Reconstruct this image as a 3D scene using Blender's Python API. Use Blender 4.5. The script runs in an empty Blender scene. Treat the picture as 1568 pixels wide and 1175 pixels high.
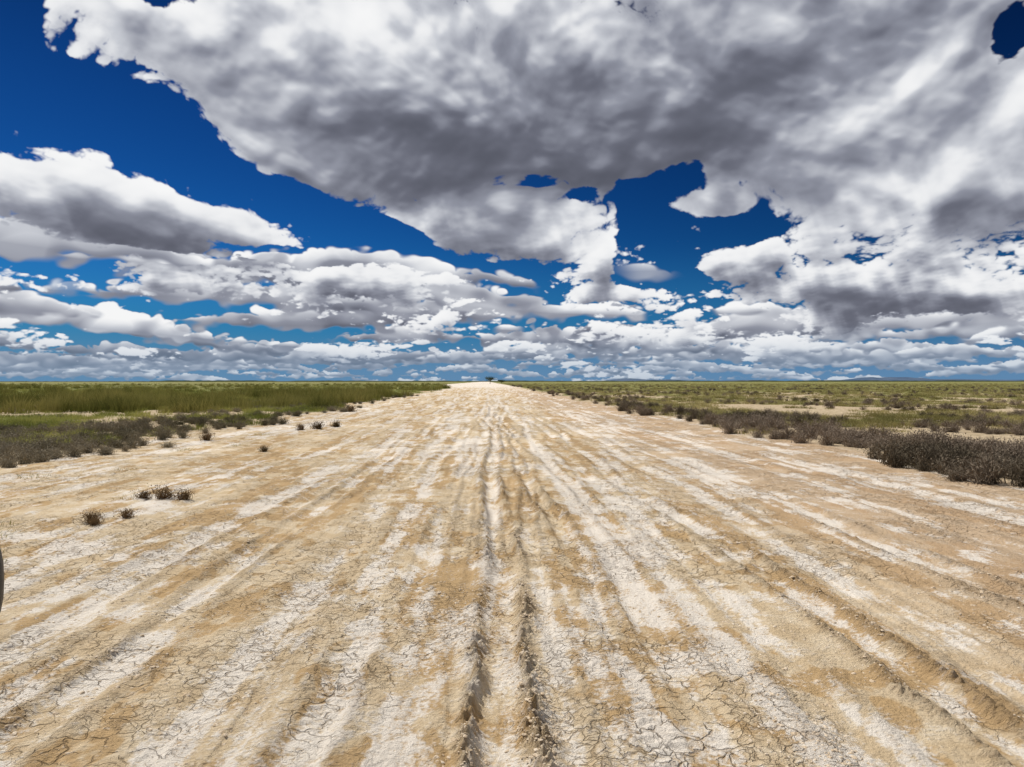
import bpy, math, numpy as np
from mathutils import Vector
rng=np.random.default_rng(7)
S=bpy.context.scene
S.view_settings.view_transform='Standard'
S.view_settings.look='None'
S.view_settings.exposure=0
CAM_H=1.8

# ---------------------------------------------------------------- numpy noise
def _h(ix,iy,seed):
    n=(ix.astype(np.int64)*374761393+iy.astype(np.int64)*668265263+seed*1442695041)&0xFFFFFFFF
    n=((n^(n>>13))*1274126177)&0xFFFFFFFF
    n=(n^(n>>16))&0xFFFFFFFF
    n=(n*2246822519)&0xFFFFFFFF
    n=n^(n>>15)
    return (n&0xFFFFFF)/float(0xFFFFFF)
def vn(x,y,seed=0):
    xi=np.floor(x);yi=np.floor(y)
    fx=x-xi;fy=y-yi
    fx=fx*fx*fx*(fx*(fx*6-15)+10);fy=fy*fy*fy*(fy*(fy*6-15)+10)
    xi=xi.astype(np.int64);yi=yi.astype(np.int64)
    a=_h(xi,yi,seed);b=_h(xi+1,yi,seed);c=_h(xi,yi+1,seed);d=_h(xi+1,yi+1,seed)
    return (a+(b-a)*fx)*(1-fy)+(c+(d-c)*fx)*fy
def fbm(x,y,o=4,seed=0,g=0.5):
    s=0;a=1;t=0
    for i in range(o):
        s=s+a*vn(x*2**i+i*17.3,y*2**i-i*9.1,seed+i*13);t+=a;a*=g
    return s/t
def sst(a,b,x):
    t=np.clip((x-a)/(b-a),0,1);return t*t*(3-2*t)

# ---------------------------------------------------------------- node helpers
class NB:
    def __init__(s,nt): s.nt=nt;s.n=nt.nodes;s.l=nt.links
    def new(s,t,**k):
        nd=s.n.new(t)
        for a,b in k.items(): setattr(nd,a,b)
        return nd
    def put(s,sock,v):
        if isinstance(v,bpy.types.NodeSocket): s.l.new(v,sock)
        else: sock.default_value=v
    def m(s,op,a,b=None,c=None,clamp=False):
        nd=s.new('ShaderNodeMath',operation=op,use_clamp=clamp)
        s.put(nd.inputs[0],a)
        if b is not None: s.put(nd.inputs[1],b)
        if c is not None: s.put(nd.inputs[2],c)
        return nd.outputs[0]
    def ss(s,a,b,x,lo=0.,hi=1.,typ='SMOOTHSTEP'):
        nd=s.new('ShaderNodeMapRange',interpolation_type=typ)
        s.put(nd.inputs['Value'],x);s.put(nd.inputs['From Min'],a);s.put(nd.inputs['From Max'],b)
        s.put(nd.inputs['To Min'],lo);s.put(nd.inputs['To Max'],hi)
        return nd.outputs['Result']
    def noise(s,vec,scale,detail=4,rough=0.5,dist=0.,dim='2D'):
        nd=s.new('ShaderNodeTexNoise',noise_dimensions=dim)
        s.put(nd.inputs['Vector'],vec);nd.inputs['Scale'].default_value=scale
        nd.inputs['Detail'].default_value=detail;nd.inputs['Roughness'].default_value=rough
        nd.inputs['Distortion'].default_value=dist
        return nd.outputs['Fac']
    def vm(s,op,a,b=None):
        nd=s.new('ShaderNodeVectorMath',operation=op)
        s.put(nd.inputs[0],a)
        if b is not None: s.put(nd.inputs[1],b)
        return nd.outputs[1] if op in('LENGTH','DOT_PRODUCT') else nd.outputs[0]
    def mix(s,f,a,b,bt='MIX'):
        nd=s.new('ShaderNodeMix',data_type='RGBA',blend_type=bt)
        s.put(nd.inputs[0],f)
        s.put(nd.inputs[6],a if isinstance(a,bpy.types.NodeSocket) else (*a,1))
        s.put(nd.inputs[7],b if isinstance(b,bpy.types.NodeSocket) else (*b,1))
        return nd.outputs[2]
    def attr(s,name):
        return s.new('ShaderNodeAttribute',attribute_name=name).outputs['Fac']

# ---------------------------------------------------------------- WORLD
SUN_EL=50.; SUN_AZ=-42.      # azimuth measured from +Y towards +X
# cumulus banks: (tan azimuth, tan elevation, half-width, half-height, tilt deg, weight)
banks=[
 ( .05,.44,.60,.17,0,1.2),(-.33,.47,.24,.075,-10,1.0),(-.17,.34,.20,.065,-14,.9),(.14,.315,.22,.045,0,.9),(.5,.44,.3,.14,0,1.0),
 (-.62,.262,.20,.055,-2,1.0),(-.46,.222,.18,.042,-6,.95),(-.33,.215,.10,.025,-8,.7),
 (.04,.212,.15,.042,-4,1.3),(-.08,.238,.09,.020,-14,.9),(-.30,.142,.20,.026,2,1.0),(-.17,.155,.06,.022,0,.7),
 (.60,.24,.20,.13,0,1.0),(.75,.26,.12,.17,0,.9),(.36,.172,.075,.022,5,1.2),(.33,.247,.055,.014,5,1.3),(.70,.42,.16,.12,0,.6),
 (.40,.315,.12,.035,0,1.0),(.04,.150,.11,.014,0,.7),(.17,.13,.1,.012,0,.6),(-.62,.135,.16,.016,0,.7),(-.66,.377,.05,.012,0,.9),(.48,.14,.2,.018,2,.7),(.72,.12,.12,.018,0,.5),
 # blue gaps
 (-.64,.405,.15,.034,-16,-1.5),(-.46,.355,.12,.033,-26,-1.4),(-.38,.315,.06,.025,-20,-.9),(-.72,.50,.09,.11,10,-1.9),(-.45,.535,.07,.018,0,-1.8),
 (-.25,.262,.09,.024,-20,-1.6),(-.15,.215,.09,.024,-20,-1.6),(-.06,.17,.07,.013,-10,-.9),
 (.055,.284,.055,.013,0,-2.0),(.13,.262,.03,.012,0,-.7),(.285,.283,.05,.020,8,-2.2),(.215,.250,.03,.030,10,-1.7),(.215,.19,.04,.05,-16,-1.9),(.25,.155,.05,.020,0,-1.1),(.37,.220,.05,.016,0,-1.5),
 (-.52,.180,.17,.009,0,-1.3),(-.30,.186,.09,.012,-5,-1.3),(.745,.50,.03,.04,0,-1.4),
]
darks=[(.14,.40,.34,.12,0,.85),(-.06,.31,.24,.045,-10,1.1),(.38,.47,.24,.12,0,.8),(.16,.31,.2,.035,0,1.1),(.5,.33,.16,.04,8,.5),
       (-.62,.215,.2,.02,0,.7),(.03,.175,.12,.012,0,.8),(.62,.19,.2,.03,5,.2),(-.3,.120,.2,.012,0,.7),(.66,.11,.2,.02,0,.3),
       (-.40,.45,.16,.07,-8,-1.1),(-.18,.455,.12,.06,0,-.9),(.62,.36,.18,.12,10,-.8),(.05,.235,.14,.035,0,-1.7),(-.58,.285,.2,.04,0,-.9),(.62,.26,.18,.06,0,-1.0),(.2,.48,.12,.04,0,-.5),(.44,.38,.08,.05,0,-.5)]
CW,CH=2800,1000;EMAX=math.radians(62)
A=(np.arange(CW)+.5)/CW*math.pi-math.pi/2
E=(np.arange(CH)+.5)/CH*EMAX
def bs4(x):
    xi=np.floor(x).astype(int);f=x-xi
    return xi,np.stack([(1-f)**3/6,(3*f**3-6*f*f+4)/6,(-3*f**3+3*f*f+3*f+1)/6,f**3/6])
def lat(fx,fy,seed,EE=E):
    x=(A+2)*fx;y=EE*fy
    xi,wx=bs4(x);yi,wy=bs4(y)
    R=np.random.default_rng(seed).normal(0,1,(yi.max()+5,xi.max()+5)).astype(np.float32)
    B=sum(R[yi+k]*wy[k][:,None] for k in range(4)).astype(np.float32)
    O=sum(B[:,xi+k]*wx[k][None,:] for k in range(4)).astype(np.float32)
    return O/.42
def lat1(f,seed):
    xi,wx=bs4((A+2)*f);R=np.random.default_rng(seed).normal(0,1,xi.max()+5)
    return sum(R[xi+k]*wx[k] for k in range(4))/.65
def cloudnoise(f,asp,seed):
    s=0;v=0
    for i,(a_,bil) in enumerate([(.72,0),(.62,.2),(.52,.7),(.38,1),(.24,1),(.14,1),(.08,.9),(.045,.5)]):
        n=lat(f*2.03**i,f*asp*2.03**i,seed+i)
        b=(np.abs(n)-.8)/.6
        s=s+a_*(n*(1-bil)+b*bil);v+=a_*a_
    return (s/math.sqrt(v)).astype(np.float32)
def blobsum(lst,start):
    acc=start.copy()
    for (u,w,ru,rw,t,wt) in lst:
        az=math.atan(u);ca=math.cos(az);el=math.atan(w*ca);c,s=math.cos(math.radians(t)),math.sin(math.radians(t))
        dx=(A[None,:]-az);dy=(E[:,None]-el)
        q=np.hypot((dx*c+dy*s)/(ru*ca*ca),(-dx*s+dy*c)/(rw*ca))
        acc+=wt*(1-sst(.5,1.4,q))
    return acc
e2=E[:,None]
start=(-.40-.30*sst(.12,.19,e2)+0*A[None,:]).astype(np.float32)
start+=(sst(.60,.75,e2)*.7+sst(.75,.95,np.abs(A))[None,:]*.45*sst(.1,.2,e2)).astype(np.float32)
M=np.clip(blobsum(banks,start),-1.15,1.1)
lo=cloudnoise(14,3.2,1000);mi=cloudnoise(11,2.0,1100);hi=cloudnoise(6.5,1.5,1210)
f1=sst(.04,.10,e2);f2=sst(.13,.27,e2)
N=(lo*(1-f1)+mi*f1)*(1-f2)+hi*f2
D=M+(.50-.06*f2)*N-.6*(1-sst(.02,.06,e2))
wx=(lat(9,14,1301)*.010+lat(30,45,1302)*.003)*(.4+.6*f2);wy=(lat(9,14,1303)*.006+lat(30,45,1304)*.0022)*(.35+.65*f2)
def gather(F,dx,dy):
    px=np.clip(np.arange(CW)[None,:]+dx*CW/math.pi,0,CW-1.01);py=np.clip(np.arange(CH)[:,None]+dy*CH/EMAX,0,CH-1.01)
    xi=px.astype(np.int32);yi=py.astype(np.int32);fx=px-xi;fy=py-yi
    F=F.ravel();b=yi*CW+xi
    return (F[b]*(1-fx)+F[b+1]*fx)*(1-fy)+(F[b+CW]*(1-fx)+F[b+CW+1]*fx)*fy
D=gather(D,wx,wy);Nw=gather(N,wx,wy)
def box(F,ry,rx,it=2):
    for _ in range(it):
        c=np.cumsum(np.pad(F,((ry+1,ry),(0,0)),mode='edge'),0);F=(c[2*ry+1:]-c[:-2*ry-1])/(2*ry+1)
        c=np.cumsum(np.pad(F,((0,0),(rx+1,rx)),mode='edge'),1);F=(c[:,2*rx+1:]-c[:,:-2*rx-1])/(2*rx+1)
    return F
Dp=np.clip(D,0,1.5)
st=(.0022+.020*e2)+0*D
tau=0
for k in range(1,8): tau=tau+gather(Dp,-.3*k*st,k*st)
tau/=7
Nb=box(Nw,1,2);Nc=box(Nw,5,6);Nd=box(Nw,9,10)
rel1=Nb-gather(Nb,-.3*st,.8*st)
rel2=Nc-gather(Nc,-.6*st,2.2*st)
rel3=Nd-gather(Nd,-.7*st,4.5*st)
edge=np.exp(-np.clip(D,0,3)/.35)
dk=blobsum(darks,np.zeros_like(D))
mixel=sst(.14,.30,e2)
Llow=.98-.50*tau
Lhi=.70-.14*tau+.15*edge
L=Llow*(1-mixel)+Lhi*mixel+np.clip(rel1,-1.5,1.5)*.065+np.clip(rel2,-1.6,1.6)*.10+np.clip(rel3,-1.8,1.8)*.085-.17*dk
L=np.where(L>.8,.8+.2*(1-np.exp(-(L-.8)/.2)),L)
L=np.where(L<.3,.3*np.exp((L-.3)/.3),L)
AL=sst(-.08,.28,D)
# rows of flat-based cumulus receding to the horizon
LR=np.full_like(D,.5);AR=np.zeros_like(D)
b=.008;k=0
while b<.155:
    Hk=.27*b+.007
    i0=max(0,int((b-1.2*Hk)/EMAX*CH));i1=min(CH,int((b+2.4*Hk)/EMAX*CH)+2)
    es=E[i0:i1]
    fq=1/(2.8*Hk)
    p=np.clip(.35+.46*lat1(fq*.45,2000+k)+.24*lat1(fq*1.3,2100+k),0,1.35)
    p=p-(.45*sst(.08,.17,b))
    bb=b+.45*Hk*lat1(fq*.25,2200+k)
    t=(es[:,None]-bb[None,:])/Hk
    n1=lat(fq*2.2,fq*4.5,2300+k,es);n2=lat(fq*5,fq*9,2400+k,es);n3=lat(fq*11,fq*19,2500+k,es)
    puff=(np.abs(n1)-.8)*.20+(np.abs(n2)-.8)*.14+(np.abs(n3)-.8)*.08
    top=p[None,:]+puff*1.0-t
    a_=sst(-.02,.12,top)*sst(-.20,.04,t+.12*n2+.05*n3)*sst(.05,.15,p)[None,:]
    q=np.clip(t/(np.maximum(p,.2)[None,:]),0,1)
    l_=.36+.42*q**.8+.10*np.clip(n1,-1.5,1.5)*.7+.09*np.clip(n2,-1.5,1.5)+.16*np.exp(-np.clip(top,0,2)/.18)
    l_+=.07*lat1(fq*.2,2600+k)[None,:]
    LR[i0:i1]=LR[i0:i1]*(1-a_)+l_*a_;AR[i0:i1]=AR[i0:i1]*(1-a_)+a_
    b*=1.19;k+=1
LR=np.clip(LR,.1,.97)
AT=AL+AR*(1-AL)
L=(L*AL+LR*AR*(1-AL))/np.maximum(AT,1e-3)
buf=np.zeros((CH,CW,4),np.float32);buf[...,0]=L;buf[...,1]=AT;buf[...,3]=1
img=bpy.data.images.new('cumulus_field',CW,CH,alpha=True,float_buffer=True,is_data=True)
img.pixels.foreach_set(buf.ravel());img.update();img.pack()

w=bpy.data.worlds.new("World");S.world=w;w.use_nodes=True
nt=w.node_tree;nt.nodes.clear();nb=NB(nt)
tc=nb.new('ShaderNodeTexCoord');sx=nb.new('ShaderNodeSeparateXYZ');nb.l.new(tc.outputs['Generated'],sx.inputs[0])
az=nb.m('ARCTAN2',sx.outputs['X'],sx.outputs['Y'])
hyp=nb.m('SQRT',nb.m('ADD',nb.m('MULTIPLY',sx.outputs['X'],sx.outputs['X']),nb.m('MULTIPLY',sx.outputs['Y'],sx.outputs['Y'])))
el=nb.m('ARCTAN2',sx.outputs['Z'],hyp)
cb=nb.new('ShaderNodeCombineXYZ');nb.l.new(nb.m('MULTIPLY_ADD',az,1/math.pi,.5),cb.inputs[0]);nb.l.new(nb.m('MULTIPLY',el,1/EMAX),cb.inputs[1])
it=nb.new('ShaderNodeTexImage',image=img,extension='MIRROR',interpolation='Linear');nb.l.new(cb.outputs[0],it.inputs[0])
sc=nb.new('ShaderNodeSeparateColor');nb.l.new(it.outputs[0],sc.inputs[0])
ramp=nb.new('ShaderNodeValToRGB');nb.l.new(sc.outputs[0],ramp.inputs[0])
e=ramp.color_ramp.elements
e[0].position=0;e[0].color=(.075,.08,.105,1)
e[1].position=1;e[1].color=(.95,.95,.95,1)
for p,c in((.25,(.145,.153,.195,1)),(.5,(.28,.295,.355,1)),(.75,(.58,.60,.65,1)),(.88,(.82,.83,.85,1))):
    x=e.new(p);x.color=c
sky=nb.new('ShaderNodeTexSky',sky_type='NISHITA');sky.sun_disc=False
sky.sun_elevation=math.radians(SUN_EL);sky.sun_rotation=math.radians(SUN_AZ)
sky.altitude=1100;sky.air_density=1.0;sky.dust_density=.3;sky.ozone_density=3
sk=nb.vm('MULTIPLY',sky.outputs[0],(.1,.1,.1))
gm=nb.new('ShaderNodeGamma');nb.l.new(sk,gm.inputs[0]);gm.inputs[1].default_value=2.3
skc=nb.vm('MULTIPLY',gm.outputs[0],(.13,.50,.60))
skc=nb.mix(nb.ss(.0,.20,el,.9,0.),skc,(.026,.150,.37))
skc=nb.vm('MULTIPLY',skc,nb.mix(nb.ss(.32,.62,el),(1,1,1),(.5,.55,.6)))
col=nb.mix(sc.outputs[1],skc,ramp.outputs[0])
haze=nb.ss(.0,.08,el,.5,0.)
col=nb.mix(haze,col,(.20,.33,.49))
out=nb.vm('MULTIPLY',col,(10,10,10))
bg=nb.new('ShaderNodeBackground');bg.inputs[1].default_value=.1;nb.l.new(out,bg.inputs[0])
wo=nb.new('ShaderNodeOutputWorld');nb.l.new(bg.outputs[0],wo.inputs[0])

# ---------------------------------------------------------------- SUN
sl=bpy.data.lights.new('sun','SUN');sl.energy=4.8;sl.angle=math.radians(.5);sl.color=(1,.955,.88)
so=bpy.data.objects.new('sun',sl);S.collection.objects.link(so)
a,e_=math.radians(SUN_AZ),math.radians(SUN_EL)
dv=Vector((math.sin(a)*math.cos(e_),math.cos(a)*math.cos(e_),math.sin(e_)))
so.rotation_euler=dv.to_track_quat('Z','Y').to_euler();so.location=dv*50

# ---------------------------------------------------------------- GROUND
ruts=[ # x, half width, depth, berm height, clod roughness
 (.17,.12,.034,.034,1.0),(.86,.10,.028,.024,1.0),(1.28,.16,.022,.010,.4),(2.52,.12,.022,.020,1.0),(1.95,.14,.016,.012,.6),
 (-.35,.12,.014,.011,.6),(-.95,.12,.018,.012,.5),(-1.5,.18,.020,.010,.3),(-2.25,.13,.016,.016,.8),(-3.1,.16,.018,.014,.5),
 (3.3,.16,.018,.012,.6),(4.5,.16,.020,.016,.9),(5.9,.2,.018,.012,.5),(7.0,.2,.018,.012,.4),(-4.2,.16,.016,.012,.4),(.52,.09,.018,.014,.8),
 (.3,.10,.018,.018,.9),(1.6,.10,.016,.014,.8),(-.1,.09,.012,.010,.6),(-1.9,.10,.012,.010,.6),(3.9,.12,.014,.012,.6)]
DR=[.1,.15,0,0,0,.3,.25,0,.2,.3,.3,.2,0,0,0,.35,.55,.5,.6,.5,.4]
def rutx(i,y):
    k=.5+.5*((i*37)%10)/10
    wob=.26*(vn(y/7,y*0+.5,21)-.5)*2+.08*(vn(y/1.7,y*0+4.5,22)-.5)*2
    return ruts[i][0]+wob*k+.16*(vn(y/4,y*0+i*3.1,60+i)-.5)*2+DR[i]*(vn(y/11+i*.7,y*0+i*1.9,360+i)-.5)*2
def edgeL(y): return -10.0+1.5*(vn(y/9,y*0+3.3,5)-.5)*2+1.2*(vn(y/2.7,y*0+1.3,6)-.5)*2-sst(150,420,y)*13
def edgeR(y): return 8.7+1.0*(vn(y/8,y*0+7.3,8)-.5)*2+.9*(vn(y/2.3,y*0+2.3,9)-.5)*2+sst(60,120,y)*.8
def ground_fields(x,y,fine):
    wob=.26*(vn(y/7,y*0+.5,21)-.5)*2+.08*(vn(y/1.7,y*0+4.5,22)-.5)*2
    H=.05*(fbm(x/3,y/5,3,31)-.5)
    road=sst(-.4,.7,x-edgeL(y))*sst(-.4,.7,edgeR(y)-x)
    rough=np.zeros_like(x);salt=np.zeros_like(x)
    lump=np.abs(fbm(x*16,y*13,3,41)-.5)*4
    lump2=vn(x*30,y*26,47)
    brk=sst(.35,.6,fbm(x*1.1,y*.9,3,51))
    mx=.05*(fbm(x*3,y*3,3,57)-.5)*2
    for i,(x0,hw,dp,bm,rg) in enumerate(ruts):
        xx=x-rutx(i,y)+mx
        ad=np.abs(xx)
        inn=np.exp(-(ad/hw)**4)
        brm=np.exp(-((ad-hw*1.45)/(hw*.45))**2)
        act=.3+.7*sst(.35,.65,vn(y/3+i*5,y*0+i,80+i))
        if i==0: act=.5+.5*act
        H-=inn*dp*act*1.35
        H+=brm*bm*act*(.3+1.5*lump*rg+.9*lump2*rg)*(.25+.75*brk)
        rough=np.maximum(rough,brm*rg*act*(.4+.6*brk))
        salt=np.maximum(salt,inn*(.2+.8*vn(y/1.2,y*0+i*7.7,100+i)))
    for i,hw in((0,.10),(1,.10),(6,.11)):
        xx=x-rutx(i,y)
        t=np.exp(-(np.abs(xx)/hw)**6)*sst(.45,.6,vn(y/1.5,y*0+i*9,140))
        H+=t*.006*np.sin(y*2*np.pi/.085+np.abs(xx)*38)*fine
    crust=sst(.38,.54,fbm(x*.9+3,y*.7,4,160)+.08*sst(.8,1.8,-x)+.05*np.exp(-((x-.9)/.5)**2))
    H+=crust*.010*(vn(x*22,y*18,163)-.5)*fine
    H+=.024*(fbm(x*7,y*4,4,165,.6)-.5)*fine
    ln=vn(x*9+wob*9,y*.35,168);H-=.014*sst(.58,.82,ln)*fine
    return H,road,rough,salt,wob,crust
inv=np.linspace(1/2.6,1/110,760);ya=1/inv
yb=np.geomspace(110,22000,130)[1:]
yn=np.concatenate([-np.geomspace(22000,3,46),np.linspace(-2.8,2.55,60)])
Y=np.concatenate([yn,ya,yb]);NY=len(Y)
NC=1050;NO=34
gx=np.linspace(-.9,.9,NC)
wv_=np.maximum(np.abs(Y),2.6)+1.2
X=np.zeros((NY,NC+2*NO))
for j in range(NY):
    inner=gx*wv_[j];e0=inner[-1]
    s=np.arange(1,NO+1)/NO
    o=e0*(max(40000,e0*1.5)/e0)**(s)
    X[j]=np.concatenate([-o[::-1],inner,o])
YY=np.repeat(Y[:,None],X.shape[1],1)
xf=X.ravel();yf=YY.ravel()
near=1-sst(25,60,np.hypot(xf,yf))
H,road,rough,salt,wob,crust=ground_fields(xf,yf,near)
veg=1-road
H=H*(road*(.35+.65*(1-sst(40,120,yf))))+veg*(.10*(fbm(xf/2.2,yf/2.2,3,171)-.35))*(1-sst(200,600,np.hypot(xf,yf)))
streak=fbm(xf*2.1+wob*2.1,yf*.10,4,181)
streak2=fbm(xf*7+wob*7,yf*.40,3,187)
streak3=vn(xf*17+wob*17,yf*.8,189)
patch=fbm(xf*2.2,yf*1.8,5,191,.6)
big=fbm(xf*.5,yf*.2,3,195)
sl_=sst(.45,.61,.29*streak+.22*streak2+.07*streak3+.36*patch+.10*big+.13*salt-.035)*.95
for x0,ww,aa in((1.35,.24,.6),(.72,.12,.4),(-1.5,.26,.35),(.1,.12,.4),(-2.6,.4,.25),(2.9,.2,.3),(-8.2,1.3,.5),(-.6,.1,.25),(2.1,.12,.3)):
    sl_=sl_+aa*np.exp(-((xf-x0-wob)/ww)**2)*sst(.46,.55,fbm(xf*1.6,yf*.9,4,int(200+x0*7)))
sl_=sl_+sst(150,260,yf)*.8*road
ochre=sst(.46,.60,.46*fbm(xf*2.9+wob*2.9,yf*.18,4,221)+.54*fbm(xf*3.6,yf*2.4,5,223,.6)-.0)
right=sst(2.0,5.5,xf)*(1-sst(80,200,yf))
cover=fbm(xf*.16,yf*.10,4,231)
cover2=fbm(xf*.5,yf*.35,4,237)
vl=sst(-.2,1.5,edgeL(yf)-xf);vr=sst(-.2,1.5,xf-edgeR(yf))
far=sst(60,170,np.hypot(xf,yf))
green=np.clip(vl*(sst(.33,.55,.6*cover+.4*cover2)*.9+far),0,1)
green=np.maximum(green,np.clip(vr*(sst(.46,.58,.55*cover+.45*cover2)*.85+far*.8),0,1))
lush=vl*sst(-8,-16,xf)*(1-sst(90,220,yf))
faces_i=np.arange((NY-1)*(X.shape[1]-1))
W=X.shape[1];r=faces_i//(W-1);c=faces_i%(W-1);v0=r*W+c
F=np.stack([v0,v0+1,v0+W+1,v0+W],1).astype(np.int32)
me=bpy.data.meshes.new('ground')
me.vertices.add(len(xf));me.vertices.foreach_set('co',np.stack([xf,yf,H],1).astype(np.float32).ravel())
me.loops.add(F.size);me.loops.foreach_set('vertex_index',F.ravel())
me.polygons.add(len(F));me.polygons.foreach_set('loop_start',np.arange(0,F.size,4,dtype=np.int32))
me.update(calc_edges=True)
me.polygons.foreach_set('use_smooth',np.ones(len(F),bool))
for nme,arr in(('salt',np.clip(sl_,0,1)),('ochre',ochre),('rough',rough),('road',road),('green',green),('crust',crust),('right',right),('lush',lush)):
    at=me.attributes.new(nme,'FLOAT','POINT');at.data.foreach_set('value',arr.astype(np.float32))
ground=bpy.data.objects.new('ground',me);S.collection.objects.link(ground)

def soil_material():
    m=bpy.data.materials.new('salt_pan_soil');m.use_nodes=True;nt=m.node_tree;nt.nodes.clear();nb=NB(nt)
    geo=nb.new('ShaderNodeNewGeometry');Pn=geo.outputs['Position']
    salt=nb.attr('salt');och=nb.attr('ochre');road=nb.attr('road');gr=nb.attr('green');cr=nb.attr('crust');rt=nb.attr('right');rg=nb.attr('rough')
    n1=nb.noise(Pn,3.5,8,.62,.4);n2=nb.noise(Pn,28,6,.65)
    n4=nb.noise(Pn,.35,5,.55)
    nf=nb.noise(Pn,110,4,.7)
    c=nb.mix(nb.ss(.3,.7,n1),(.55,.425,.27),(.65,.54,.385))
    oc=nb.m('MULTIPLY',nb.ss(.35,.80,nb.m('ADD',nb.m('MULTIPLY',och,.7),nb.m('MULTIPLY',n1,.45))),.85)
    c=nb.mix(oc,c,(.45,.30,.145))
    c=nb.mix(nb.m('MULTIPLY',rt,.6),c,(.46,.325,.22))
    sf=nb.m('MULTIPLY_ADD',nb.m('SUBTRACT',nb.m('ADD',n2,n1),1.),1.9,nb.m('MULTIPLY',salt,.92))
    sf=nb.m('MULTIPLY',nb.ss(.20,.90,sf),.90)
    c=nb.mix(sf,c,(.76,.705,.635))
    c=nb.mix(nb.ss(.55,.80,nf,0.,.35),c,(.35,.235,.13))
    c=nb.mix(nb.m('MULTIPLY',rg,nb.ss(.4,.65,n2,0.,.55)),c,(.39,.275,.17))
    wn=nb.new('ShaderNodeTexNoise',noise_dimensions='2D');nb.l.new(Pn,wn.inputs['Vector']);wn.inputs['Scale'].default_value=7;wn.inputs['Detail'].default_value=6
    pv=nb.vm('ADD',Pn,nb.vm('MULTIPLY',nb.vm('SUBTRACT',wn.outputs['Color'],(.5,.5,.5)),(.17,.17,0)))
    def vor(scale):
        v=nb.new('ShaderNodeTexVoronoi',voronoi_dimensions='2D',feature='DISTANCE_TO_EDGE');nb.l.new(pv,v.inputs['Vector']);v.inputs['Scale'].default_value=scale
        return v.outputs['Distance']
    v1=vor(6.8);v2=vor(15)
    wid=nb.ss(.33,.62,nb.noise(Pn,6,3,.5),.012,.09)
    k1=nb.m('MULTIPLY',nb.ss(.0,wid,v1,1.,0.),nb.m('MULTIPLY',cr,nb.ss(.32,.48,nb.noise(Pn,2.1,3,.5))))
    k2=nb.m('MULTIPLY',nb.ss(.0,nb.m('MULTIPLY',wid,1.3),v2,1.,0.),nb.m('MULTIPLY',cr,nb.ss(.42,.54,nb.noise(Pn,1.6,4,.6))))
    ck=nb.m('MULTIPLY',nb.m('MAXIMUM',k1,nb.m('MULTIPLY',k2,.75)),road)
    c=nb.mix(nb.m('MULTIPLY',ck,.52),c,(.31,.21,.115))
    gcol=nb.mix(nb.ss(.3,.7,n4),(.15,.16,.042),(.26,.235,.085))
    gcol=nb.mix(nb.m('MULTIPLY',nb.attr('lush'),.8),gcol,nb.mix(nb.ss(.4,.6,n4),(.12,.17,.03),(.26,.27,.065)))
    gcol=nb.mix(nb.ss(.4,.7,n1,0.,.5),gcol,(.08,.085,.03))
    scr=nb.mix(nb.ss(.35,.65,n1),(.54,.44,.30),(.34,.26,.165))
    vg=nb.mix(nb.ss(.3,.7,nb.m('ADD',gr,nb.m('MULTIPLY',nb.m('SUBTRACT',n1,.5),.6))),scr,gcol)
    c=nb.mix(nb.m('SUBTRACT',1.,road),c,vg)
    bs=nb.new('ShaderNodeBsdfPrincipled');nb.l.new(c,bs.inputs['Base Color']);bs.inputs['Roughness'].default_value=.95
    bs.inputs['Specular IOR Level'].default_value=.1
    hgt=nb.m('ADD',nb.m('MULTIPLY',n2,.026),nb.m('MULTIPLY',nf,.006))
    hgt=nb.m('MULTIPLY_ADD',nb.m('MULTIPLY',rg,n2),.045,hgt)
    hgt=nb.m('MULTIPLY_ADD',ck,-.020,hgt)
    bp=nb.new('ShaderNodeBump');bp.inputs['Strength'].default_value=1.;bp.inputs['Distance'].default_value=1.;nb.l.new(hgt,bp.inputs['Height'])
    nb.l.new(bp.outputs[0],bs.inputs['Normal'])
    o=nb.new('ShaderNodeOutputMaterial');nb.l.new(bs.outputs[0],o.inputs[0])
    return m
me.materials.append(soil_material())

# ---------------------------------------------------------------- plants
def plant_mat(name,c1,c2,c3,trans=.25):
    m=bpy.data.materials.new(name);m.use_nodes=True;nt=m.node_tree;nt.nodes.clear();nb=NB(nt)
    oi=nb.new('ShaderNodeObjectInfo');geo=nb.new('ShaderNodeNewGeometry')
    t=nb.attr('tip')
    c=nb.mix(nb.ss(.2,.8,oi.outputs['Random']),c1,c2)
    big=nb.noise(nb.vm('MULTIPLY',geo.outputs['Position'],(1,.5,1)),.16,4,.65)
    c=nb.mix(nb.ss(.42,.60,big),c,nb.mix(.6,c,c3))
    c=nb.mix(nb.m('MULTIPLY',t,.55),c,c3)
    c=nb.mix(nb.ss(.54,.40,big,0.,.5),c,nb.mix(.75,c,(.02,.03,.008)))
    bs=nb.new('ShaderNodeBsdfDiffuse');nb.l.new(c,bs.inputs[0])
    if trans>0:
        tr=nb.new('ShaderNodeBsdfTranslucent');nb.l.new(c,tr.inputs[0])
        ms=nb.new('ShaderNodeMixShader');ms.inputs[0].default_value=trans;nb.l.new(bs.outputs[0],ms.inputs[1]);nb.l.new(tr.outputs[0],ms.inputs[2])
        bs=ms
    o=nb.new('ShaderNodeOutputMaterial');nb.l.new(bs.outputs[0],o.inputs[0]);return m
def finish(name,V,Fc,tip,mat):
    me=bpy.data.meshes.new(name);me.from_pydata(V,[],Fc)
    at=me.attributes.new('tip','FLOAT','POINT');at.data.foreach_set('value',np.array(tip,np.float32))
    me.materials.append(mat);return bpy.data.objects.new(name,me)
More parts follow.
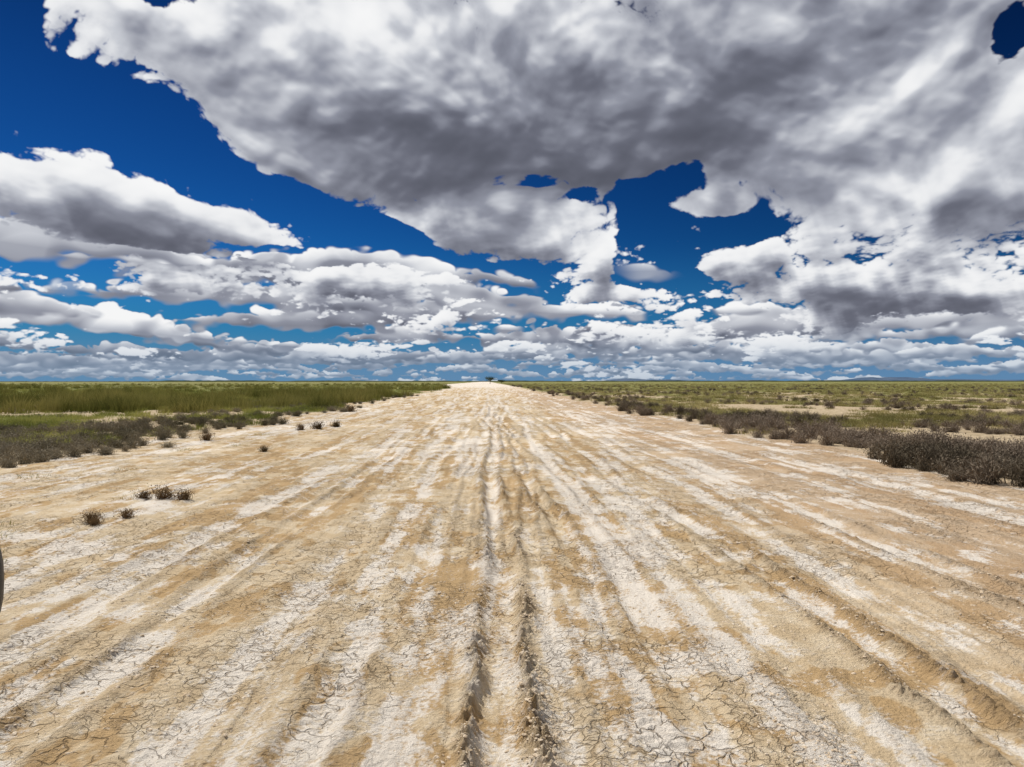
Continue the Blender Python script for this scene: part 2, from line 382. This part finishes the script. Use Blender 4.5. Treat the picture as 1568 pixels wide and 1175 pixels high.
def tuft(name,n,rad,h,wd,lean,mat,seed):
    r=np.random.default_rng(seed);V=[];Fc=[];T=[]
    for i in range(n):
        a=r.uniform(0,6.283);q=rad*math.sqrt(r.uniform());bx,by=q*math.cos(a),q*math.sin(a)
        la=a+r.normal(0,.8);ll=lean*r.uniform(.2,1.3);hh=h*r.uniform(.55,1.1)*(1-.35*q/rad)
        fa=r.uniform(0,3.14);wx,wy=math.cos(fa)*wd/2,math.sin(fa)*wd/2
        b=len(V)
        for k,t in enumerate((0,.5,1)):
            cx=bx+math.cos(la)*ll*hh*t*t;cy=by+math.sin(la)*ll*hh*t*t;cz=hh*(t-.25*ll*t*t)-.03
            f=(1,.8,.12)[k]
            V+=[(cx-wx*f,cy-wy*f,cz),(cx+wx*f,cy+wy*f,cz)];T+=[t,t]
        for k in range(2):
            Fc.append((b+2*k,b+2*k+1,b+2*k+3,b+2*k+2))
    return finish(name,V,Fc,T,mat)
def shrub(name,nt_,rad,h,leafs,ls,mat,seed,tw=.008):
    r=np.random.default_rng(seed);V=[];Fc=[];T=[]
    for i in range(nt_):
        a=r.uniform(0,6.283);sp=r.uniform(.1,1);le=r.uniform(.5,1.15)
        ex,ey,ez=math.cos(a)*rad*sp*le,math.sin(a)*rad*sp*le,h*le*math.sqrt(max(.05,1-.75*sp*sp))
        fa=r.uniform(0,3.14);wx,wy=math.cos(fa)*tw,math.sin(fa)*tw
        bx,by=r.normal(0,rad*.18),r.normal(0,rad*.18)
        j=[r.normal(0,.03) for _ in range(3)]
        mid=(bx+(ex-bx)*.5+j[0],by+(ey-by)*.5+j[1],ez*.6+j[2])
        b=len(V)
        for p,f,t in(((bx,by,-.03),1,0),(mid,.8,.5),((ex,ey,ez),.3,1)):
            V+=[(p[0]-wx*f,p[1]-wy*f,p[2]),(p[0]+wx*f,p[1]+wy*f,p[2])];T+=[t,t]
        Fc+=[(b,b+1,b+3,b+2),(b+2,b+3,b+5,b+4)]
        for q in range(leafs):
            t=r.uniform(.35,1.05);p=np.array((bx,by,0))*(1-t)+np.array((ex,ey,ez))*t+r.normal(0,.035,3)
            p[2]=max(p[2],.01)
            u=r.normal(0,1,3);u/=np.linalg.norm(u);v=np.cross(u,r.normal(0,1,3));v/=np.linalg.norm(v)
            s=ls*r.uniform(.5,1.3);b=len(V)
            for qv in(p-u*s,p+v*s*.45,p+u*s,p-v*s*.45): V.append(tuple(qv));T.append(t*.8)
            Fc.append((b,b+1,b+2,b+3))
    return finish(name,V,Fc,T,mat)
def scatter(name,pts,rotz,scl,idx,protos):
    col=bpy.data.collections.new(name+'_parts')
    for p in protos: col.objects.link(p)
    me=bpy.data.meshes.new(name);me.vertices.add(len(pts));me.vertices.foreach_set('co',np.asarray(pts,np.float32).ravel())
    R=np.zeros((len(pts),3),np.float32);R[:,2]=rotz
    R[:,0]=rng.normal(0,.08,len(pts));R[:,1]=rng.normal(0,.08,len(pts))
    a=me.attributes.new('rot','FLOAT_VECTOR','POINT');a.data.foreach_set('vector',R.ravel())
    a=me.attributes.new('scl','FLOAT_VECTOR','POINT');a.data.foreach_set('vector',np.asarray(scl,np.float32).ravel())
    a=me.attributes.new('idx','INT','POINT');a.data.foreach_set('value',np.asarray(idx,np.int32))
    ob=bpy.data.objects.new(name,me);S.collection.objects.link(ob)
    ng=bpy.data.node_groups.new(name+'_scatter','GeometryNodeTree')
    ng.interface.new_socket('Geometry',in_out='INPUT',socket_type='NodeSocketGeometry')
    ng.interface.new_socket('Geometry',in_out='OUTPUT',socket_type='NodeSocketGeometry')
    N=ng.nodes;L=ng.links;i=N.new('NodeGroupInput');o=N.new('NodeGroupOutput')
    ci=N.new('GeometryNodeCollectionInfo');ci.inputs[0].default_value=col;ci.inputs['Separate Children'].default_value=True;ci.inputs['Reset Children'].default_value=True
    ip=N.new('GeometryNodeInstanceOnPoints');ip.inputs['Pick Instance'].default_value=True
    def na(n,t):
        x=N.new('GeometryNodeInputNamedAttribute');x.data_type=t;x.inputs[0].default_value=n;return x.outputs[0]
    L.new(i.outputs[0],ip.inputs['Points']);L.new(ci.outputs[0],ip.inputs['Instance'])
    L.new(na('idx','INT'),ip.inputs['Instance Index']);L.new(na('rot','FLOAT_VECTOR'),ip.inputs['Rotation']);L.new(na('scl','FLOAT_VECTOR'),ip.inputs['Scale'])
    L.new(ip.outputs[0],o.inputs[0])
    md=ob.modifiers.new('scatter','NODES');md.node_group=ng
    return ob
def scl3(s,hz=None):
    s=np.asarray(s);h=s if hz is None else hz
    return np.stack([s,s,h],1)
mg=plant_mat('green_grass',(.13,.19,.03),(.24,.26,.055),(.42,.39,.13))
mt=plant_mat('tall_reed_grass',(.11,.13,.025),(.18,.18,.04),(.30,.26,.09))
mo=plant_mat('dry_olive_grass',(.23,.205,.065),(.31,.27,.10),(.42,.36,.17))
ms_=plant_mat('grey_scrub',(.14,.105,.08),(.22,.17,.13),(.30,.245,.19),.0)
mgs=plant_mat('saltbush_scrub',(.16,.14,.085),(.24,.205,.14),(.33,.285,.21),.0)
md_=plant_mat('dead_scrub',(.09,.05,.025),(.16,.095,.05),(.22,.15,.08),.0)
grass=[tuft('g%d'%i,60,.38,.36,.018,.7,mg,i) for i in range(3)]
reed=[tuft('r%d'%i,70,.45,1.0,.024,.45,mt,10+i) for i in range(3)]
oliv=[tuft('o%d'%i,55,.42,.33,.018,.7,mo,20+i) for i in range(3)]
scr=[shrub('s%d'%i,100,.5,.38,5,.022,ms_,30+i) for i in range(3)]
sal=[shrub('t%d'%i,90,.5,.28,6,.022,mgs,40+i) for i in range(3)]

def sample(n,y0,y1,side,wx=1.0):
    y=np.exp(rng.uniform(np.log(y0),np.log(y1),n))
    e=edgeL(y) if side<0 else edgeR(y)
    out=np.abs(e)+ (np.maximum(wx*y+6,np.abs(e)+6)-np.abs(e))*rng.uniform(0,1,n)**1.15
    return side*out,y
def zat(x,y):
    return .10*(fbm(x/2.2,y/2.2,3,171)-.35)*(1-sst(200,600,np.hypot(x,y)))-.01
def cov(x,y): return .6*fbm(x*.16,y*.10,4,231)+.4*fbm(x*.5,y*.35,4,237)
def mk(name,x,y,s,protos,hz=None):
    n=len(x);s=s*rng.uniform(.55,1.25,n)
    h=s*rng.uniform(.7,1.25,n) if hz is None else s*hz
    scatter(name,np.stack([x,y,zat(x,y)],1),rng.uniform(0,6.28,n),scl3(s,h),rng.integers(0,len(protos),n),protos)
# left meadow
x,y=sample(14000,15,420,-1)
off=edgeL(y)-x
k=(cov(x,y)>.42)&((off>1.5)|(rng.uniform(size=len(x))<.25))&((y>20)|(off>4))
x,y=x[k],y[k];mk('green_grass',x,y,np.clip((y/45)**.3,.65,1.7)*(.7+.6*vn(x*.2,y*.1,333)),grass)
x,y=sample(5200,40,500,-1);off=edgeL(y)-x
pv_=fbm(x*.09+3,y*.05,3,301)-.05*sst(20,45,off)
pv_=np.maximum(pv_,(.60*sst(.42,.52,fbm(x*.25,y*.12,3,305)))*(off>.2)*(off<16)*(y<90))
k=(pv_>.53)&(off>.2)
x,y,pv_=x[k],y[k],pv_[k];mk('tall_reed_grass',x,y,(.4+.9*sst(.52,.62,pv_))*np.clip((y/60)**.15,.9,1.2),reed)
x,y=sample(4000,12.5,90,-1);off=edgeL(y)-x
k=((off<5)|(y<24))&(fbm(x*.45,y*.3,3,311)>.46)|(fbm(x*.2,y*.15,3,317)>.58)
x=x+1.5*(off<2.5)*rng.uniform(-.6,1,len(x))
x,y=x[k],y[k];mk('saltbush_scrub',x,y,np.full(len(x),.85),sal)
# right flats
x,y=sample(5200,11.5,300,1);off=x-edgeR(y)
k=((off<3.5)&(fbm(x*.5,y*.3,3,321)>.44))|(fbm(x*.22,y*.16,4,323)>.54)
k&=(rng.uniform(size=len(x))<.85)
x,y=x[k],y[k];off=x-edgeR(y);x=x+.8*(off<1.5)*rng.uniform(-1,1,len(x));mk('grey_scrub',x,y,np.where(off<3.5,1.05,.8)*np.clip((y/35)**.15,.9,1.5),scr)
x,y=sample(13000,14,500,1);off=x-edgeR(y)
k=(cov(x,y)>.45)|((y>80)&(cov(x,y)>.38));k&=(off>1.5)|(rng.uniform(size=len(x))<.3)
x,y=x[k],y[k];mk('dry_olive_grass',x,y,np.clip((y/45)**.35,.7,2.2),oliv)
# isolated dead tufts on the verge
dt=[shrub('d%d'%i,90,.30,.20,5,.014,md_,50+i,.006) for i in range(3)]
dg=[tuft('e%d'%i,80,.30,.16,.008,.9,mo,60+i) for i in range(2)]
P0=[(-4.95,11.0,1.0,0),(-4.6,10.9,.8,1),(-5.05,9.2,.75,2),(-4.75,9.5,.6,0),(-5.5,11.1,.9,3),(-6.1,8.9,1.0,4),(-5.8,8.4,1.1,3),(-5.3,7.4,1.0,4),(-5.0,7.1,.8,3),
    (-6.4,27,1.5,0),(-5.9,28,1.3,1),(-6.9,26.5,1.2,2),(-5.7,18.3,.8,2),(-7.5,24,1.1,3),(-8,42,2,2),(-7.3,14.5,.8,4),(-8.4,13.5,1.1,3),(-6.9,20,.7,3),
    (-5.25,11.0,.7,2),(-4.9,9.0,.5,1),(-6.6,9.4,.7,4),(-7.1,10.2,.9,3),(-7.9,18.6,1.0,4),(-8.6,22,1.2,1)]
P0=np.array(P0)
scatter('dead_scrub',np.stack([P0[:,0],P0[:,1],P0[:,0]*0],1),rng.uniform(0,6.28,len(P0)),scl3(P0[:,2]),P0[:,3].astype(int),dt+dg)

# ---------------------------------------------------------------- dirt clods
def clod(i):
    import bmesh
    bm=bmesh.new();bmesh.ops.create_icosphere(bm,subdivisions=2,radius=1)
    r=np.random.default_rng(70+i);o=r.uniform(-9,9,3)
    for v in bm.verts:
        n_=math.sin(v.co.x*2.7+o[0])*math.sin(v.co.y*3.1+o[1])+math.sin(v.co.z*3.3+o[2])*.6
        v.co*=1+.25*n_+r.normal(0,.09);v.co.z*=.5
    me=bpy.data.meshes.new('clod');bm.to_mesh(me);bm.free();me.materials.append(mclod)
    return bpy.data.objects.new('clod%d'%i,me)
mclod=bpy.data.materials.new('dried_mud');mclod.use_nodes=True
nb=NB(mclod.node_tree);nb.n.clear()
oi=nb.new('ShaderNodeObjectInfo');geo=nb.new('ShaderNodeNewGeometry')
c=nb.mix(oi.outputs['Random'],(.52,.41,.29),(.66,.57,.46));c=nb.mix(nb.ss(.4,.7,nb.noise(geo.outputs['Position'],60,4,.6,0.,'3D')),c,(.43,.33,.22))
b=nb.new('ShaderNodeBsdfDiffuse');nb.l.new(c,b.inputs[0]);o=nb.new('ShaderNodeOutputMaterial');nb.l.new(b.outputs[0],o.inputs[0])
n=24000
y=1/rng.uniform(1/30,1/2.8,n)
prob=np.array([q[4]**1.5 for q in ruts]);ri=rng.choice(len(ruts),n,p=prob/prob.sum())
hw=np.array([q[1] for q in ruts])[ri]
x0=np.zeros(n)
for i in range(len(ruts)):
    m_=ri==i;x0[m_]=rutx(i,y[m_])
x=x0+rng.choice([-1,1],n)*hw*1.45+rng.normal(0,.06,n)
m_=rng.uniform(size=n)<.3;x[m_]=rng.uniform(-1,1,m_.sum())*(y[m_]*.8+1)
k=(fbm(x*1.3,y*.9,3,401)>.5)&(x>-8)&(x<8);x,y=x[k],y[k]
Hc=ground_fields(x,y,1-sst(25,60,np.hypot(x,y)))[0]
s=np.clip(rng.lognormal(-5.0,.5,len(x)),.003,.020)*np.clip((y/6)**.4,.8,1.6)
scatter('dirt_clods',np.stack([x,y,Hc-s*.1],1),rng.uniform(0,6.28,len(x)),scl3(s),rng.integers(0,4,len(x)),[clod(i) for i in range(4)])

# ---------------------------------------------------------------- distant things
def strip(name,pts,mat,thick):
    V=[];Fc=[]
    for i,(x,y,h) in enumerate(pts):
        V+=[(x,y,-2),(x,y+thick*.3,h),(x,y+thick,-2)]
        if i: b=3*i;Fc+=[(b-3,b,b+1,b-2),(b-2,b+1,b+2,b-1)]
    me=bpy.data.meshes.new(name);me.from_pydata(V,[],Fc);me.materials.append(mat)
    ob=bpy.data.objects.new(name,me);S.collection.objects.link(ob)
def simple(name,c1,c2,sc,rough=None):
    m=bpy.data.materials.new(name);m.use_nodes=True;nb=NB(m.node_tree);nb.n.clear()
    geo=nb.new('ShaderNodeNewGeometry');c=nb.mix(nb.ss(.35,.65,nb.noise(geo.outputs['Position'],sc,4,.6,0.,'3D')),c1,c2)
    if rough is None: b=nb.new('ShaderNodeBsdfDiffuse');nb.l.new(c,b.inputs[0])
    else:
        b=nb.new('ShaderNodeBsdfPrincipled');nb.l.new(c,b.inputs['Base Color']);b.inputs['Roughness'].default_value=rough
    o=nb.new('ShaderNodeOutputMaterial');nb.l.new(b.outputs[0],o.inputs[0]);return m
xs=np.linspace(-5200,5600,900)
hh=1.2+5.5*fbm(xs/160,xs*0+1,4,501)*sst(.3,.6,fbm(xs/900,xs*0+5,3,503))+1.5*vn(xs/15,xs*0,505)
strip('distant_bushes',[(a,3000+200*math.sin(a/700),b) for a,b in zip(xs,hh)],simple('distant_foliage',(.035,.05,.03),(.07,.08,.045),.02),60)
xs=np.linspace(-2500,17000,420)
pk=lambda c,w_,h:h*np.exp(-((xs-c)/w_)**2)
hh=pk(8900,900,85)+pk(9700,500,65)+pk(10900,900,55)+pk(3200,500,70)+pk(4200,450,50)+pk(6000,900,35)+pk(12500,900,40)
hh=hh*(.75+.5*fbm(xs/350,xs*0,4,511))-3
strip('distant_hills',[(a,15500,b) for a,b in zip(xs,hh)],simple('hazy_rock',(.07,.11,.18),(.10,.14,.21),.002),1500)  # bluish aerial haze is painted into the hills' diffuse colour

def tree(name,loc,H,Wd,seed):
    r=np.random.default_rng(seed);V=[];Fc=[];T=[]
    def limb(p,q,r0,r1):
        d=np.array(q)-np.array(p);d=d/np.linalg.norm(d);u=np.cross(d,(.3,.9,.2));u/=np.linalg.norm(u);v=np.cross(d,u);b=len(V)
        for c_,rr in((p,r0),(q,r1)):
            for k in range(6): V.append(tuple(np.array(c_)+rr*(u*math.cos(k*1.047)+v*math.sin(k*1.047))));T.append(0)
        for k in range(6): Fc.append((b+k,b+(k+1)%6,b+6+(k+1)%6,b+6+k))
    limb((0,0,-.2),(0.1,0,H*.35),.24,.17)
    cl=[]
    for i in range(9):
        a_=i*.7+r.uniform(-.2,.2);rr=Wd*.5*r.uniform(.35,.85);z=H*r.uniform(.55,.88)
        e1=(math.cos(a_)*rr*.5,math.sin(a_)*rr*.5,H*.35+(z-H*.35)*.6);e2=(math.cos(a_)*rr,math.sin(a_)*rr,z)
        limb((.1,0,H*.33),e1,.12,.07);limb(e1,e2,.07,.03);cl.append(e2)
    nw=len(Fc)
    for c_ in cl+[(0,0,H*.85)]:
        sz=Wd*r.uniform(.13,.22)
        for k in range(260):
            p=np.array(c_)+r.normal(0,1,3)*sz*np.array((.75,.75,.38));u=r.normal(0,1,3);u/=np.linalg.norm(u);v=np.cross(u,r.normal(0,1,3));v/=np.linalg.norm(v)
            s=.14*r.uniform(.6,1.3);b=len(V)
            for qv in(p-u*s,p+v*s*.6,p+u*s,p-v*s*.6): V.append(tuple(qv));T.append(.3)
            Fc.append((b,b+1,b+2,b+3))
    me=bpy.data.meshes.new(name);me.from_pydata(V,[],Fc)
    at=me.attributes.new('tip','FLOAT','POINT');at.data.foreach_set('value',np.array(T,np.float32))
    me.materials.append(simple('bark',(.08,.06,.045),(.13,.10,.07),6));me.materials.append(plant_mat('acacia_leaf',(.03,.05,.015),(.05,.07,.02),(.07,.08,.03)))
    mi=np.zeros(len(Fc),np.int32);mi[nw:]=1;me.polygons.foreach_set('material_index',mi)
    ob=bpy.data.objects.new(name,me);ob.location=loc;S.collection.objects.link(ob)
tree('acacia_tree',(2.6,520,0),5.2,8.0,3)
tree('acacia_tree.001',(13.5,640,0),3.0,6,5)

# ---------------------------------------------------------------- vehicle wing mirror (only its rim reaches the view)
mblk=simple('black_plastic',(.010,.010,.012),(.016,.016,.018),30,.45)
mgl=bpy.data.materials.new('mirror_glass');mgl.use_nodes=True
pb=mgl.node_tree.nodes['Principled BSDF'];pb.inputs['Metallic'].default_value=1;pb.inputs['Roughness'].default_value=.03;pb.inputs['Base Color'].default_value=(.8,.8,.82,1)
root=bpy.data.objects.new('wing_mirror',None);root.location=(-.7185,.9,1.546);S.collection.objects.link(root)
def sup(v,n): return math.copysign(abs(v)**n,v)
V=[];Fc=[];nu,nv=40,20
for j in range(nv+1):
    ph=-math.pi/2+math.pi*j/nv
    for i in range(nu):
        th=2*math.pi*i/nu
        x_=.11*sup(math.cos(th),.75)*sup(math.cos(ph),.8);z_=.095*sup(math.sin(th),.75)*sup(math.cos(ph),.8);y_=.06*math.sin(ph)
        if y_<-.015: y_=-.015-(y_+.015)*.15
        V.append((x_,y_,z_))
for j in range(nv):
    for i in range(nu): Fc.append((j*nu+i,j*nu+(i+1)%nu,(j+1)*nu+(i+1)%nu,(j+1)*nu+i))
def child(n_,V,Fc,mt_):
    me=bpy.data.meshes.new(n_);me.from_pydata(V,[],Fc);me.materials.append(mt_)
    me.polygons.foreach_set('use_smooth',np.ones(len(Fc),bool))
    o_=bpy.data.objects.new(n_,me);o_.parent=root;S.collection.objects.link(o_)
child('housing',V,Fc,mblk)
V=[(0,-.021,0)]+[(.094*sup(math.cos(t),.75),-.021,.080*sup(math.sin(t),.75)) for t in np.linspace(0,2*math.pi,40,endpoint=False)]
child('glass',V,[(0,1+(i+1)%40,1+i) for i in range(40)],mgl)
V=[];Fc=[]
for j,(px_,py_,pz_,r_) in enumerate([(-.06,.01,-.05,.026),(-.16,.0,-.085,.022),(-.26,-.02,-.10,.028),(-.30,-.03,-.10,.05)]):
    for i in range(12): V.append((px_,py_+r_*math.cos(i*math.pi/6),pz_+.7*r_*math.sin(i*math.pi/6)))
    if j:
        for i in range(12): Fc.append(((j-1)*12+i,(j-1)*12+(i+1)%12,j*12+(i+1)%12,j*12+i))
child('arm',V,Fc,mblk)

# ---------------------------------------------------------------- CAMERA
cd=bpy.data.cameras.new('camera');cam=bpy.data.objects.new('camera',cd);S.collection.objects.link(cam)
cd.sensor_width=36;cd.lens=24.8;cd.clip_start=.05;cd.clip_end=60000
cam.location=(0,0,CAM_H);cam.rotation_euler=(math.radians(90-.18),0,math.radians(-2.07))
S.camera=cam
